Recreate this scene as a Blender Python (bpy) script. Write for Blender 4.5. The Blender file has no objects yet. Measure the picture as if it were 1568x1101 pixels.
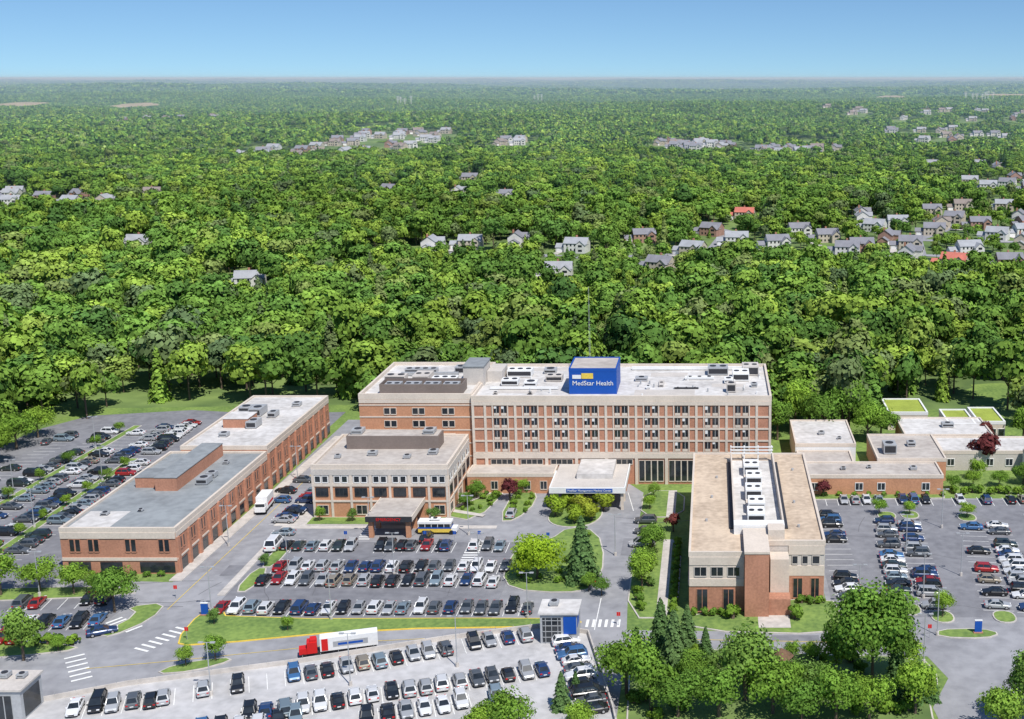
import bpy, math, random
import numpy as np
from mathutils import Vector, Matrix
random.seed(7); rng=np.random.default_rng(7)
scene=bpy.context.scene
scene.view_settings.view_transform='Standard'
R=math.radians
# ------------------------------------------------------------------ camera
cd=bpy.data.cameras.new("camera"); cam=bpy.data.objects.new("camera",cd)
scene.collection.objects.link(cam); scene.camera=cam
cam.location=(0,0,92); cam.rotation_euler=(R(90-11.8),0,0)
cd.lens=42.7; cd.sensor_width=36; cd.shift_x=-0.1952; cd.shift_y=-0.027
cd.clip_start=1; cd.clip_end=90000
# ------------------------------------------------------------------ light
SUN=Vector((0.36,-0.50,0)).normalized()*math.cos(R(56)); SUN.z=math.sin(R(56))
sl=bpy.data.lights.new("sun","SUN"); sl.energy=5.0; sl.angle=R(0.5); sl.color=(1,0.96,0.9)
so=bpy.data.objects.new("sun",sl); scene.collection.objects.link(so)
so.rotation_euler=SUN.to_track_quat('Z','Y').to_euler()
w=bpy.data.worlds.new("World"); scene.world=w; w.use_nodes=True
nt=w.node_tree; bg=nt.nodes['Background']
sky=nt.nodes.new('ShaderNodeTexSky'); sky.sky_type='NISHITA'; sky.sun_disc=False
sky.sun_elevation=R(56); sky.sun_rotation=math.atan2(SUN.x,SUN.y); sky.altitude=0
sky.air_density=1.0; sky.dust_density=0.3; sky.ozone_density=2.0
tc=nt.nodes.new('ShaderNodeTexCoord'); ma=nt.nodes.new('ShaderNodeVectorMath'); ma.operation='MULTIPLY_ADD'
ma.inputs[1].default_value=(1,1,1.5); ma.inputs[2].default_value=(0,0,0.075)
nt.links.new(tc.outputs['Generated'],ma.inputs[0]); nt.links.new(ma.outputs[0],sky.inputs[0])
tint=nt.nodes.new('ShaderNodeMix'); tint.data_type='RGBA'; tint.blend_type='MULTIPLY'; tint.inputs[0].default_value=1; tint.inputs[7].default_value=(0.70,0.90,1.06,1)
nt.links.new(sky.outputs[0],tint.inputs[6]); nt.links.new(tint.outputs[2],bg.inputs[0]); bg.inputs[1].default_value=0.118
# ------------------------------------------------------------------ materials
def mat(name,col,rough=0.85,amt=0.15,scale=0.3,fine=3.0,spec=0.3,metal=0.0,stain=None):
    m=bpy.data.materials.new(name); m.use_nodes=True; t=m.node_tree; N=t.nodes; L=t.links
    b=N['Principled BSDF']; b.inputs['Roughness'].default_value=rough
    b.inputs['Specular IOR Level'].default_value=spec; b.inputs['Metallic'].default_value=metal
    g=N.new('ShaderNodeNewGeometry')
    n1=N.new('ShaderNodeTexNoise'); n1.inputs['Scale'].default_value=scale; n1.inputs['Detail'].default_value=5
    n2=N.new('ShaderNodeTexNoise'); n2.inputs['Scale'].default_value=fine; n2.inputs['Detail'].default_value=3
    L.new(g.outputs['Position'],n1.inputs['Vector']); L.new(g.outputs['Position'],n2.inputs['Vector'])
    a=N.new('ShaderNodeMath'); a.operation='ADD'; L.new(n1.outputs[0],a.inputs[0]); L.new(n2.outputs[0],a.inputs[1])
    r=N.new('ShaderNodeMapRange'); r.inputs['From Min'].default_value=0.7; r.inputs['From Max'].default_value=1.25
    L.new(a.outputs[0],r.inputs['Value'])
    mx=N.new('ShaderNodeMix'); mx.data_type='RGBA'
    c=np.array(col); lo=c*(1-amt); hi=np.minimum(c*(1+amt),0.9)
    if stain: lo=np.array(stain)
    mx.inputs[6].default_value=(*lo,1); mx.inputs[7].default_value=(*hi,1)
    L.new(r.outputs[0],mx.inputs[0]); L.new(mx.outputs[2],b.inputs['Base Color'])
    return m
brick=mat("brick",(0.44,0.215,0.14),amt=0.2,scale=0.25,fine=2.5)
brick2=mat("brick_orange",(0.50,0.25,0.145),amt=0.16,scale=0.25,fine=2.5)
beige=mat("limestone",(0.62,0.54,0.46),amt=0.1)
grey_c=mat("pale_concrete",(0.52,0.48,0.44),amt=0.12)
white=mat("white_paint",(0.75,0.75,0.74),amt=0.06)
memb=mat("white_roof_membrane",(0.62,0.60,0.58),amt=0.08,scale=0.12,fine=0.7,stain=(0.43,0.41,0.39))
greyroof=mat("grey_roof_membrane",(0.27,0.29,0.30),amt=0.12,scale=0.1,fine=0.6,stain=(0.20,0.215,0.225))
gravel=mat("gravel_roof",(0.55,0.44,0.33),amt=0.15,scale=0.15,fine=0.9,stain=(0.40,0.31,0.23))
taupe=mat("taupe_roof",(0.47,0.43,0.39),amt=0.1,scale=0.15,fine=0.7,stain=(0.36,0.32,0.29))
brownmetal=mat("brown_metal_screen",(0.20,0.16,0.14),amt=0.1,rough=0.6)
glass=mat("window_glass",(0.022,0.028,0.035),rough=0.12,amt=0.4,scale=0.6,fine=0.9,spec=0.6)
metal=mat("grey_metal",(0.42,0.43,0.44),rough=0.5,amt=0.12,metal=0.2)
darkm=mat("dark_metal",(0.04,0.04,0.045),rough=0.5)
blue=mat("blue_panel",(0.01,0.08,0.38),rough=0.5,amt=0.05)
yellow=mat("yellow_paint",(0.72,0.52,0.08),amt=0.15)
redp=mat("red_paint",(0.6,0.02,0.02),rough=0.5,amt=0.05)
linep=mat("road_line_paint",(0.75,0.75,0.73),amt=0.12,scale=0.4)
asphalt=mat("asphalt",(0.31,0.31,0.325),amt=0.08,scale=0.07,fine=0.45,stain=(0.225,0.225,0.24))
asphalt2=mat("dark_asphalt",(0.225,0.225,0.24),amt=0.1,scale=0.08,fine=0.5,stain=(0.16,0.16,0.175))
conc=mat("concrete",(0.54,0.50,0.46),amt=0.1,scale=0.2,fine=1.0,stain=(0.42,0.39,0.36))
deckc=mat("deck_concrete",(0.50,0.49,0.49),amt=0.08,scale=0.1,fine=0.6,stain=(0.37,0.365,0.365))
grass=mat("lawn",(0.19,0.27,0.065),amt=0.2,scale=0.12,fine=1.2,stain=(0.10,0.17,0.045))
mulch=mat("mulch",(0.15,0.09,0.055),amt=0.3,scale=0.8)
ground_m=mat("ground_grass",(0.17,0.24,0.07),amt=0.2,scale=0.01,fine=0.08,stain=(0.07,0.12,0.04))
fieldm=mat("dry_field",(0.34,0.29,0.19),amt=0.2,scale=0.01,fine=0.05)
tyre=mat("tyre_rubber",(0.02,0.02,0.02)); chrome=mat("alloy",(0.5,0.5,0.5),rough=0.35,metal=0.6)
tail=mat("tail_light",(0.5,0.01,0.01),rough=0.3); head=mat("head_light",(0.75,0.75,0.75),rough=0.2)
bark=mat("bark",(0.12,0.09,0.065),amt=0.3,fine=6)
sedum=mat("green_roof_sedum",(0.30,0.36,0.06),amt=0.2)
def paintmat():
    m=bpy.data.materials.new("car_paint"); m.use_nodes=True; t=m.node_tree; b=t.nodes['Principled BSDF']
    o=t.nodes.new('ShaderNodeObjectInfo'); t.links.new(o.outputs['Color'],b.inputs['Base Color'])
    b.inputs['Roughness'].default_value=0.28; b.inputs['Metallic'].default_value=0.15
    b.inputs['Coat Weight'].default_value=0.5; b.inputs['Coat Roughness'].default_value=0.08
    return m
paint=paintmat()
def folmat(name,ramp,transl=0.0):
    m=bpy.data.materials.new(name); m.use_nodes=True; t=m.node_tree; N=t.nodes; L=t.links
    N.remove(N['Principled BSDF']); out=N['Material Output']
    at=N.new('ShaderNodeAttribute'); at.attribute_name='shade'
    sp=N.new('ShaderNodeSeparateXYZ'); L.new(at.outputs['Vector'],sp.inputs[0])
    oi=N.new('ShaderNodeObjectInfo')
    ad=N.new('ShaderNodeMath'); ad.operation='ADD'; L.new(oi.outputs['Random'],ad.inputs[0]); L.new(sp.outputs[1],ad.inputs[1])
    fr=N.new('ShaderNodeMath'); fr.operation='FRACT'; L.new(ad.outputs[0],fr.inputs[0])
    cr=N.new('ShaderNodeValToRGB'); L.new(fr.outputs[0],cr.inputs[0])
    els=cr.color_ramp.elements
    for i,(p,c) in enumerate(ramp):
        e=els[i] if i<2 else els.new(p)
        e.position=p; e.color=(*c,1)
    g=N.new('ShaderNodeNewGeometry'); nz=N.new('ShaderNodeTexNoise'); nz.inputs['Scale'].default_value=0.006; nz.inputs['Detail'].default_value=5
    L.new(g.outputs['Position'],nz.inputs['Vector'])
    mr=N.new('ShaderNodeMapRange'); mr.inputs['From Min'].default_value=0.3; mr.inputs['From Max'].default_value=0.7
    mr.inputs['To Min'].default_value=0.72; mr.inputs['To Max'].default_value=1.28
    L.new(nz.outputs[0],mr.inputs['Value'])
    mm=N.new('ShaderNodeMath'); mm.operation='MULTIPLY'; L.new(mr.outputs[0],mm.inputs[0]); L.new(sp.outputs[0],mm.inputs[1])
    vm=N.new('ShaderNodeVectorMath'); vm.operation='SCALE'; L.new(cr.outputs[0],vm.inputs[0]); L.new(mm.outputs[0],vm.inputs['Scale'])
    d=N.new('ShaderNodeBsdfDiffuse'); L.new(vm.outputs[0],d.inputs[0])
    if transl:
        tr=N.new('ShaderNodeBsdfTranslucent'); mix=N.new('ShaderNodeMixShader'); mix.inputs[0].default_value=transl
        L.new(vm.outputs[0],tr.inputs[0]); L.new(d.outputs[0],mix.inputs[1]); L.new(tr.outputs[0],mix.inputs[2]); L.new(mix.outputs[0],out.inputs[0])
    else: L.new(d.outputs[0],out.inputs[0])
    return m
FR=[(0,(0.075,0.155,0.04)),(1,(0.11,0.17,0.075)),(0.15,(0.12,0.23,0.045)),(0.4,(0.155,0.275,0.05)),(0.62,(0.195,0.32,0.052)),(0.82,(0.27,0.385,0.06)),(0.92,(0.19,0.245,0.085))]
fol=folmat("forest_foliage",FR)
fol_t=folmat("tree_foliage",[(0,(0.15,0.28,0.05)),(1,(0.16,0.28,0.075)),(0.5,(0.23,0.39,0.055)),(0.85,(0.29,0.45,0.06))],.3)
fol_lime=folmat("lime_foliage",[(0,(0.33,0.50,0.035)),(1,(0.36,0.52,0.04))],.3)
fol_con=folmat("conifer_foliage",[(0,(0.10,0.19,0.06)),(1,(0.155,0.25,0.09))],.2)
fol_red=folmat("purple_foliage",[(0,(0.13,0.035,0.04)),(1,(0.19,0.06,0.05))],.2)
fol_br=folmat("bronze_foliage",[(0,(0.27,0.42,0.04)),(1,(0.38,0.36,0.05))],.2)
# ------------------------------------------------------------------ mesh helper
class Bld:
    def __init__(s,name): s.name=name; s.p={}
    def part(s,part,m):
        k=(part,m.name)
        if k not in s.p: s.p[k]=([],[],m)
        return s.p[k]
    def box(s,part,m,x0,x1,y0,y1,z0,z1):
        v,f,_=s.part(part,m); n=len(v)
        v+=[(x0,y0,z0),(x1,y0,z0),(x1,y1,z0),(x0,y1,z0),(x0,y0,z1),(x1,y0,z1),(x1,y1,z1),(x0,y1,z1)]
        f+=[(n,n+3,n+2,n+1),(n+4,n+5,n+6,n+7),(n,n+1,n+5,n+4),(n+1,n+2,n+6,n+5),(n+2,n+3,n+7,n+6),(n+3,n,n+4,n+7)]
    def quad(s,part,m,pts):
        v,f,_=s.part(part,m); n=len(v); v+=[tuple(p) for p in pts]; f.append(tuple(range(n,n+len(pts))))
    def prism(s,part,m,poly,z0,z1,bottom=False):
        v,f,_=s.part(part,m); n=len(v); k=len(poly)
        v+=[(x,y,z0) for x,y in poly]+[(x,y,z1) for x,y in poly]
        f.append(tuple(range(n+k,n+2*k)))
        for i in range(k): j=(i+1)%k; f.append((n+i,n+j,n+k+j,n+k+i))
    def cyl(s,part,m,p0,p1,r0,r1,seg=8):
        v,f,_=s.part(part,m); n=len(v)
        a=Vector(p0); b=Vector(p1); d=(b-a).normalized(); u=d.orthogonal().normalized(); w_=d.cross(u)
        for c,r in((a,r0),(b,r1)):
            for i in range(seg):
                t=2*math.pi*i/seg; v.append(tuple(c+u*math.cos(t)*r+w_*math.sin(t)*r))
        for i in range(seg): j=(i+1)%seg; f.append((n+i,n+j,n+seg+j,n+seg+i))
        f.append(tuple(range(n+seg,n+2*seg))); f.append(tuple(range(n+seg-1,n-1,-1)))
    def fb(s,part,m,face,pl,a0,a1,z0,z1,out,ins=0.1):
        if face=='S': s.box(part,m,a0,a1,pl-out,pl+ins,z0,z1)
        elif face=='E': s.box(part,m,pl-ins,pl+out,a0,a1,z0,z1)
        elif face=='W': s.box(part,m,pl-out,pl+ins,a0,a1,z0,z1)
    def win(s,face,pl,a0,a1,z0,z1,out=0.04,mull=1,fr=None):
        s.fb('windows',glass,face,pl,a0,a1,z0,z1,out)
        if fr:
            w_=0.12
            s.fb('window_frames',fr,face,pl,a0-w_,a0,z0-w_,z1+w_,out+.06); s.fb('window_frames',fr,face,pl,a1,a1+w_,z0-w_,z1+w_,out+.06)
            s.fb('window_frames',fr,face,pl,a0,a1,z0-w_*1.5,z0,out+.09); s.fb('window_frames',fr,face,pl,a0,a1,z1,z1+w_,out+.06)
            for i in range(1,mull+1):
                c=a0+(a1-a0)*i/(mull+1); s.fb('window_frames',fr,face,pl,c-.05,c+.05,z0,z1,out+.03)
    def parapet(s,x0,x1,y0,y1,z,m,h=0.6,t=0.45,o=0.06,part='parapet'):
        s.box(part,m,x0-o,x1+o,y0-o,y0+t,z-.5,z+h); s.box(part,m,x0-o,x1+o,y1-t,y1+o,z-.5,z+h)
        s.box(part,m,x0-o,x0+t,y0+t,y1-t,z-.5,z+h); s.box(part,m,x1-t,x1+o,y0+t,y1-t,z-.5,z+h)
    def hvac(s,x,y,z,w_,d,h,m=None,fans=1):
        m=m or metal
        s.box('rooftop_units',m,x-w_/2,x+w_/2,y-d/2,y+d/2,z+.25,z+h); s.box('unit_curbs',grey_c,x-w_/2+.15,x+w_/2-.15,y-d/2+.15,y+d/2-.15,z,z+.25)
        s.box('unit_louvres',darkm,x-w_/2+.2,x+w_/2-.2,y-d/2-.03,y-d/2+.05,z+.5,z+h-.3)
        for i in range(fans):
            cx=x-w_/2+(i+.5)*w_/fans; r=min(w_/fans,d)*.33
            s.cyl('unit_fans',darkm,(cx,y,z+h),(cx,y,z+h+.12),r,r,10)
    def build(s,single=False):
        if single:
            V=[];F=[];MI=[];ms=[]
            for (pn,mn),(v,f,m) in s.p.items():
                n=len(V); V+=v; F+=[tuple(i+n for i in q) for q in f]
                if m not in ms: ms.append(m)
                MI+=[ms.index(m)]*len(f)
            me=bpy.data.meshes.new(s.name); me.from_pydata(V,[],F)
            for m in ms: me.materials.append(m)
            me.polygons.foreach_set('material_index',MI)
            fixn(me); 
            return me
        e=bpy.data.objects.new(s.name,None); scene.collection.objects.link(e)
        for (pn,mn),(v,f,m) in s.p.items():
            me=bpy.data.meshes.new(pn); me.from_pydata(v,[],f); me.materials.append(m); fixn(me)
            o=bpy.data.objects.new(pn,me); scene.collection.objects.link(o); o.parent=e
        return e
def fixn(me):
    import bmesh
    bm=bmesh.new(); bm.from_mesh(me); bmesh.ops.recalc_face_normals(bm,faces=bm.faces); bm.to_mesh(me); bm.free()
def put(name,me,x,y,z=0,yaw=0,s=1,col=None,sz=None):
    o=bpy.data.objects.new(name,me); scene.collection.objects.link(o)
    o.location=(x,y,z); o.rotation_euler=(0,0,yaw); o.scale=(s,s,sz or s)
    if col: o.color=(*col,1)
    return o
def offset(poly,d):
    A=sum(poly[i][0]*poly[(i+1)%len(poly)][1]-poly[(i+1)%len(poly)][0]*poly[i][1] for i in range(len(poly)))
    sg=1 if A>0 else -1; out=[]
    n=len(poly)
    for i in range(n):
        p=Vector(poly[i]); a=(p-Vector(poly[i-1])).normalized(); b=(Vector(poly[(i+1)%n])-p).normalized()
        n1=Vector((-a.y,a.x))*sg; n2=Vector((-b.y,b.x))*sg; m=(n1+n2)
        m=m/ max(0.5,m.length_squared/2)
        q=p+m*d; out.append((q.x,q.y))
    return out
def smooth(poly,it=2):
    for _ in range(it):
        q=[]
        for i in range(len(poly)):
            a=poly[i]; b=poly[(i+1)%len(poly)]
            q+=[(a[0]*.75+b[0]*.25,a[1]*.75+b[1]*.25),(a[0]*.25+b[0]*.75,a[1]*.25+b[1]*.75)]
        poly=q
    return poly
def sheet(name,poly,z,m):
    b=Bld(name); b.quad(name,m,[(x,y,z) for x,y in poly]); me=b.build(single=True)
    if me.polygons[0].normal.z<0: me.flip_normals()
    return put(name,me,0,0)
def rect(x0,x1,y0,y1): return [(x0,y0),(x1,y0),(x1,y1),(x0,y1)]
def island(poly,name="grass_island",top=grass,curb=conc,h=0.15,w_=0.25,sm=1,base=0.05):
    if sm: poly=smooth(poly,sm)
    b=Bld(name); b.prism('kerb',curb,poly,0,base+h); b.quad('planting',top,[(x,y,base+h+.02) for x,y in offset(poly,w_)])
    me=b.build(single=True)
    for pl in me.polygons:
        if abs(pl.normal.z)>.9 and pl.normal.z<0: pl.flip()
    return put(name,me,0,0)
# ------------------------------------------------------------------ terrain
def hfun(x,y):
    x=np.asarray(x,float); y=np.asarray(y,float)
    d=np.hypot(x+30,y-250); k=np.clip((d-800)/1500,0,1); k=k*k*(3-2*k)
    a=9*np.sin(x/410+1.3)*np.cos(y/530+.4)+7*np.sin(x/910-y/700)+5*np.sin(y/260+x/330)
    far=np.clip((d-3000)/9000,0,1)
    b=(16*np.sin(x/1700+y/2300)+14*np.sin(x/900-y/3100+2)+10*np.sin(y/1300+1)+4)*far
    return k*(a+b-8)
def terrain():
    t=np.linspace(-1,1,181); g=lambda t:600*np.sinh(t*5.0)/np.sinh(0.5)/1.0
    xs=g(t)*1.0; ys=g(t)+250
    X,Y=np.meshgrid(xs,ys); Z=hfun(X,Y)-0.0
    V=np.stack([X.ravel(),Y.ravel(),Z.ravel()],1).tolist(); n=len(t)
    F=[(i*n+j,i*n+j+1,(i+1)*n+j+1,(i+1)*n+j) for i in range(n-1) for j in range(n-1)]
    me=bpy.data.meshes.new("ground"); me.from_pydata(V,[],F); me.materials.append(ground_m)
    put("ground",me,0,0)
terrain()
# aerial haze: a thin real volume lying over the countryside beyond the campus
hz=bpy.data.materials.new("haze"); hz.use_nodes=True; t=hz.node_tree; t.nodes.remove(t.nodes['Principled BSDF'])
vs=t.nodes.new('ShaderNodeVolumeScatter'); vs.inputs['Color'].default_value=(0.50,0.80,1,1); vs.inputs['Density'].default_value=1.1e-4; vs.inputs['Anisotropy'].default_value=0.0
t.links.new(vs.outputs[0],t.nodes['Material Output'].inputs['Volume'])
hb=Bld("atmospheric_haze"); hb.box('haze',hz,-20000,16000,800,24000,-120,100); put("atmospheric_haze",hb.build(single=True),0,0)
# ------------------------------------------------------------------ trees
def leafmesh(name,C,Nn,S,shade,hue,fm,trunk=None,jit=0.3):
    n=len(C); Nn=Nn+rng.normal(0,jit,(n,3)); Nn/=np.linalg.norm(Nn,axis=1)[:,None]
    r=rng.normal(0,1,(n,3)); U=np.cross(Nn,r); U/=np.linalg.norm(U,axis=1)[:,None]; W=np.cross(Nn,U)
    S=S[:,None]
    asp=rng.uniform(.6,1.1,(n,1))
    V=np.stack([C-U*S-W*S*asp*.4,C+U*S*.3-W*S*asp,C+U*S+W*S*asp*.3,C-U*S*.4+W*S*asp],1).reshape(-1,3)
    F=np.arange(4*n).reshape(-1,4); sh=np.repeat(shade,4); hu=np.repeat(hue,4)
    V=V.tolist();F=F.tolist(); nl=len(V); nf=len(F)
    if trunk:
        tv,tf=trunk; F+=[[i+nl for i in q] for q in tf]; V+=tv
    me=bpy.data.meshes.new(name); me.from_pydata(V,[],F)
    me.materials.append(fm); me.materials.append(bark)
    mi=np.zeros(len(F),int); mi[nf:]=1; me.polygons.foreach_set('material_index',mi)
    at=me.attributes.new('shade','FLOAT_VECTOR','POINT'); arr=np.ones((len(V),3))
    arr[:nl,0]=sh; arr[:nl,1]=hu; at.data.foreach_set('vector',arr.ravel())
    return me
def sph(n,zmin=-1.0):
    z=rng.uniform(zmin,1,n); a=rng.uniform(0,2*math.pi,n); r=np.sqrt(1-z*z)
    return np.stack([r*np.cos(a),r*np.sin(a),z],1)
def trunkgeo(H,Rr,limbs=5,tr=0.28):
    b=Bld('t'); b.cyl('t',bark,(0,0,-.3),(0,0,H*.55),tr,tr*.5,7)
    for i in range(limbs):
        a=i*2.4+random.random(); z=H*random.uniform(.28,.48)
        b.cyl('t',bark,(0,0,z),(math.cos(a)*Rr*.6,math.sin(a)*Rr*.6,z+H*.25),tr*.45,tr*.12,5)
    v,f,_=b.p[('t','bark')]; return v,f
def crown(H,Rr,n,ls,K=20,low=.58,zr=.42,zmin=-.45,rs=1.0,loose=.12,cd_=.8):
    D=sph(K,-.5); c=np.array([0,0,H*low]); ext=np.array([Rr*.7,Rr*.7,H*zr*.7])
    P=c+D*ext*rng.uniform(.5,1.12,(K,1)); rr=Rr*rng.uniform(.26,.5,K)*rs; cs=rng.uniform(.8,1.18,K)
    k=rng.integers(0,K,n); d=sph(n,zmin)
    pos=P[k]+d*rr[k][:,None]*(rng.uniform(.7,1.08,(n,1))+np.abs(rng.normal(0,loose,(n,1))))*np.array([1,1,.82])
    q=(pos-c)/ext; q/=np.linalg.norm(q,axis=1)[:,None]+1e-6
    d=d+q*cd_; d/=np.linalg.norm(d,axis=1)[:,None]+1e-6
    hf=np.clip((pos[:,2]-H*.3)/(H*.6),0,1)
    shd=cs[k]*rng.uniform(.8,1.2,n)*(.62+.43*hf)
    return pos,d,np.full(n,ls)*rng.uniform(.6,1.3,n),shd
def deciduous(name,H,Rr,n,ls,fm=fol,K=20,low=.58,zr=.42,rs=1.0,loose=.12,cd_=.8):
    p,d,s,sh=crown(H,Rr,n,ls,K,low,zr,rs=rs,loose=loose,cd_=cd_); return leafmesh(name,p,d,s,sh,np.zeros(n),fm,trunkgeo(H,Rr))
def conifer(name,H,Rr,n,ls,fm=fol_con):
    z=1-np.sqrt(rng.uniform(0,1,n)); a=rng.uniform(0,2*math.pi,n)
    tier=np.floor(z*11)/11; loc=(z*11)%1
    lob=.82+.25*np.sin(a*5+tier*17)*rng.uniform(.4,1,n)
    r=Rr*(1-z)**.85*(1.12-.38*loc)*lob*rng.uniform(.7,1.05,n)+.15
    pos=np.stack([r*np.cos(a),r*np.sin(a),H*(.06+z*.94)-r*.15],1)
    d=np.stack([np.cos(a),np.sin(a),np.full(n,.7)],1)
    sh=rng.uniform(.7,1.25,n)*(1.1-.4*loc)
    b=Bld('t'); b.cyl('t',bark,(0,0,-.3),(0,0,H*.9),.22,.05,6); v,f,_=b.p[('t','bark')]
    return leafmesh(name,pos,d,np.full(n,ls)*rng.uniform(.6,1.2,n),sh,np.zeros(n),fm,(v,f))
def patch(name,size=52,step=8.7):
    PP=[];DD=[];SS=[];SH=[];HU=[]
    k=int(size/step)
    for i in range(k):
        for j in range(k):
            x=(i+.5)*step-size/2+rng.uniform(-3,3); y=(j+.5)*step-size/2+rng.uniform(-3,3)
            H=rng.uniform(11,19); Rr=rng.uniform(4.2,7); n=66
            p,d,s,sh=crown(H,Rr,n,1.5,7,.62,.36,-.2)
            PP.append(p+[x,y,0]);DD.append(d);SS.append(s);SH.append(sh*rng.uniform(.75,1.22));HU.append(np.full(n,rng.uniform(0,1)))
    return leafmesh(name,np.concatenate(PP),np.concatenate(DD),np.concatenate(SS),np.concatenate(SH),np.concatenate(HU),fol)
def coll(name,meshes):
    c=bpy.data.collections.new(name)
    for i,me in enumerate(meshes):
        o=bpy.data.objects.new(me.name,me); c.objects.link(o)
    return c
def instancer(name,pts,rot,scl,idx,c):
    me=bpy.data.meshes.new(name); me.from_pydata(pts.tolist(),[],[])
    a=me.attributes.new('rot','FLOAT_VECTOR','POINT'); a.data.foreach_set('vector',rot.ravel())
    a=me.attributes.new('scl','FLOAT_VECTOR','POINT'); a.data.foreach_set('vector',scl.ravel())
    a=me.attributes.new('idx','INT','POINT'); a.data.foreach_set('value',idx.astype(np.int32))
    o=put(name,me,0,0)
    g=bpy.data.node_groups.new(name,'GeometryNodeTree')
    g.interface.new_socket('Geometry',in_out='INPUT',socket_type='NodeSocketGeometry')
    g.interface.new_socket('Geometry',in_out='OUTPUT',socket_type='NodeSocketGeometry')
    N=g.nodes;L=g.links; gi=N.new('NodeGroupInput');go=N.new('NodeGroupOutput')
    ip=N.new('GeometryNodeInstanceOnPoints'); ci=N.new('GeometryNodeCollectionInfo'); ci.inputs[0].default_value=c
    ci.inputs['Separate Children'].default_value=True; ci.inputs['Reset Children'].default_value=True
    L.new(gi.outputs[0],ip.inputs['Points']); L.new(ci.outputs[0],ip.inputs['Instance']); ip.inputs['Pick Instance'].default_value=True
    def na(nm,ty):
        n=N.new('GeometryNodeInputNamedAttribute'); n.data_type=ty; n.inputs[0].default_value=nm; return n.outputs[0]
    L.new(na('idx','INT'),ip.inputs['Instance Index']); L.new(na('rot','FLOAT_VECTOR'),ip.inputs['Rotation']); L.new(na('scl','FLOAT_VECTOR'),ip.inputs['Scale'])
    L.new(ip.outputs[0],go.inputs[0])
    md=o.modifiers.new('instances','NODES'); md.node_group=g
    return o
# ------------------------------------------------------------------ houses
roofs=[mat("shingle_grey",(0.22,0.22,0.245)),mat("shingle_brown",(0.25,0.21,0.19)),mat("shingle_light",(0.33,0.34,0.36)),mat("shingle_red",(0.5,0.16,0.12))]
sid=[mat("siding_white",(0.62,0.61,0.58)),mat("siding_tan",(0.5,0.44,0.36)),mat("siding_brick",(0.36,0.22,0.17))]
def house(rm,wm,Lx=14,W=9,h=5.6,rh=3.2):
    b=Bld("house"); b.box('walls',wm,-Lx/2,Lx/2,-W/2,W/2,-1.5,h)
    def gable(x0,x1,y0,y1,z,rh,axis='x',o=.4):
        if axis=='x':
            ym=(y0+y1)/2
            b.quad('roof',rm,[(x0-o,y0-o,z-.2),(x1+o,y0-o,z-.2),(x1+o,ym,z+rh),(x0-o,ym,z+rh)])
            b.quad('roof',rm,[(x0-o,y1+o,z-.2),(x1+o,y1+o,z-.2),(x1+o,ym,z+rh),(x0-o,ym,z+rh)])
            for x in(x0,x1): b.quad('walls',wm,[(x,y0,z),(x,y1,z),(x,ym,z+rh-.12)])
        else:
            xm=(x0+x1)/2
            b.quad('roof',rm,[(x0-o,y0-o,z-.2),(x0-o,y1+o,z-.2),(xm,y1+o,z+rh),(xm,y0-o,z+rh)])
            b.quad('roof',rm,[(x1+o,y0-o,z-.2),(x1+o,y1+o,z-.2),(xm,y1+o,z+rh),(xm,y0-o,z+rh)])
            for y in(y0,y1): b.quad('walls',wm,[(x0,y,z),(x1,y,z),(xm,y,z+rh-.12)])
    gable(-Lx/2,Lx/2,-W/2,W/2,h,rh)
    gx=Lx/2-3; b.box('wing',wm,gx-2.8,gx+2.8,-W/2-3.2,-W/2+.5,-1.5,h-.6); gable(gx-2.8,gx+2.8,-W/2-3.2,0,h-.6,2.6,'y')
    b.box('garage',wm,-Lx/2-5.5,-Lx/2+.2,-3,3.5,-1.5,2.9); gable(-Lx/2-5.5,-Lx/2,-3,3.5,2.9,2,'x')
    b.box('chimney',brick,-1,0,1.2,2.2,h,h+rh+.9)
    for z in(1,3.7):
        for x in(-5,-2.6,-.2,1.6): b.box('windows',glass,x-.5,x+.5,-W/2-.04,-W/2+.1,z,z+1.3)
        b.box('windows',glass,gx-1.2,gx+1.2,-W/2-3.24,-W/2-3.1,z,z+1.3)
    b.box('garage_door',white,-Lx/2-4.8,-Lx/2-1,-3.05,-2.9,-.0,2.3)
    b.quad('driveway',conc,[(-Lx/2-5,-17,.1),(-Lx/2-1,-17,.1),(-Lx/2-1,-3.1,.1),(-Lx/2-5,-3.1,.1)])
    return b.build(single=True)
HM=[house(roofs[i],sid[j]) for i,j in((0,0),(1,1),(2,0),(0,2),(2,1),(0,1),(2,0))]; HMred=house(roofs[3],sid[1])
houses=[(-154,661),(-133,666),(-110,680),(-73,653),(-39,693),(0,723),(22,809),(36,666),(66,693),(81,653),(133,723),(167,755),(147,595),(120,595),(-316,666),(-160,943),(-72,565),(-207,538),(72,640),(-25,585),(-218,1100),(14,680),(52,722),(100,690),(-10,640)]
def cluster(x0,x1,y0,y1,n,md=17):
    c=0;t=0
    while c<n and t<2000:
        t+=1; x=random.uniform(x0,x1); y=random.uniform(y0,y1)
        if all(math.hypot(x-a,(y-b)*.7)>md for a,b in houses): houses.append((x,y)); c+=1
cluster(92,230,600,880,22,19); cluster(-560,-430,890,985,11); cluster(-600,-430,1480,2150,30,25); cluster(-80,30,1720,1900,14,18)
cluster(60,170,1560,1720,12,20); cluster(220,345,1000,1350,12,24); cluster(-330,-290,1850,2000,4)
cluster(330,560,1900,2500,12,30); cluster(-1400,-1150,2900,3300,8,60); cluster(300,900,2800,3600,16,60); cluster(180,330,880,980,4,25)
cluster(-700,-300,4300,5200,8,120); cluster(-280,-200,970,1010,2,30)
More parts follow.
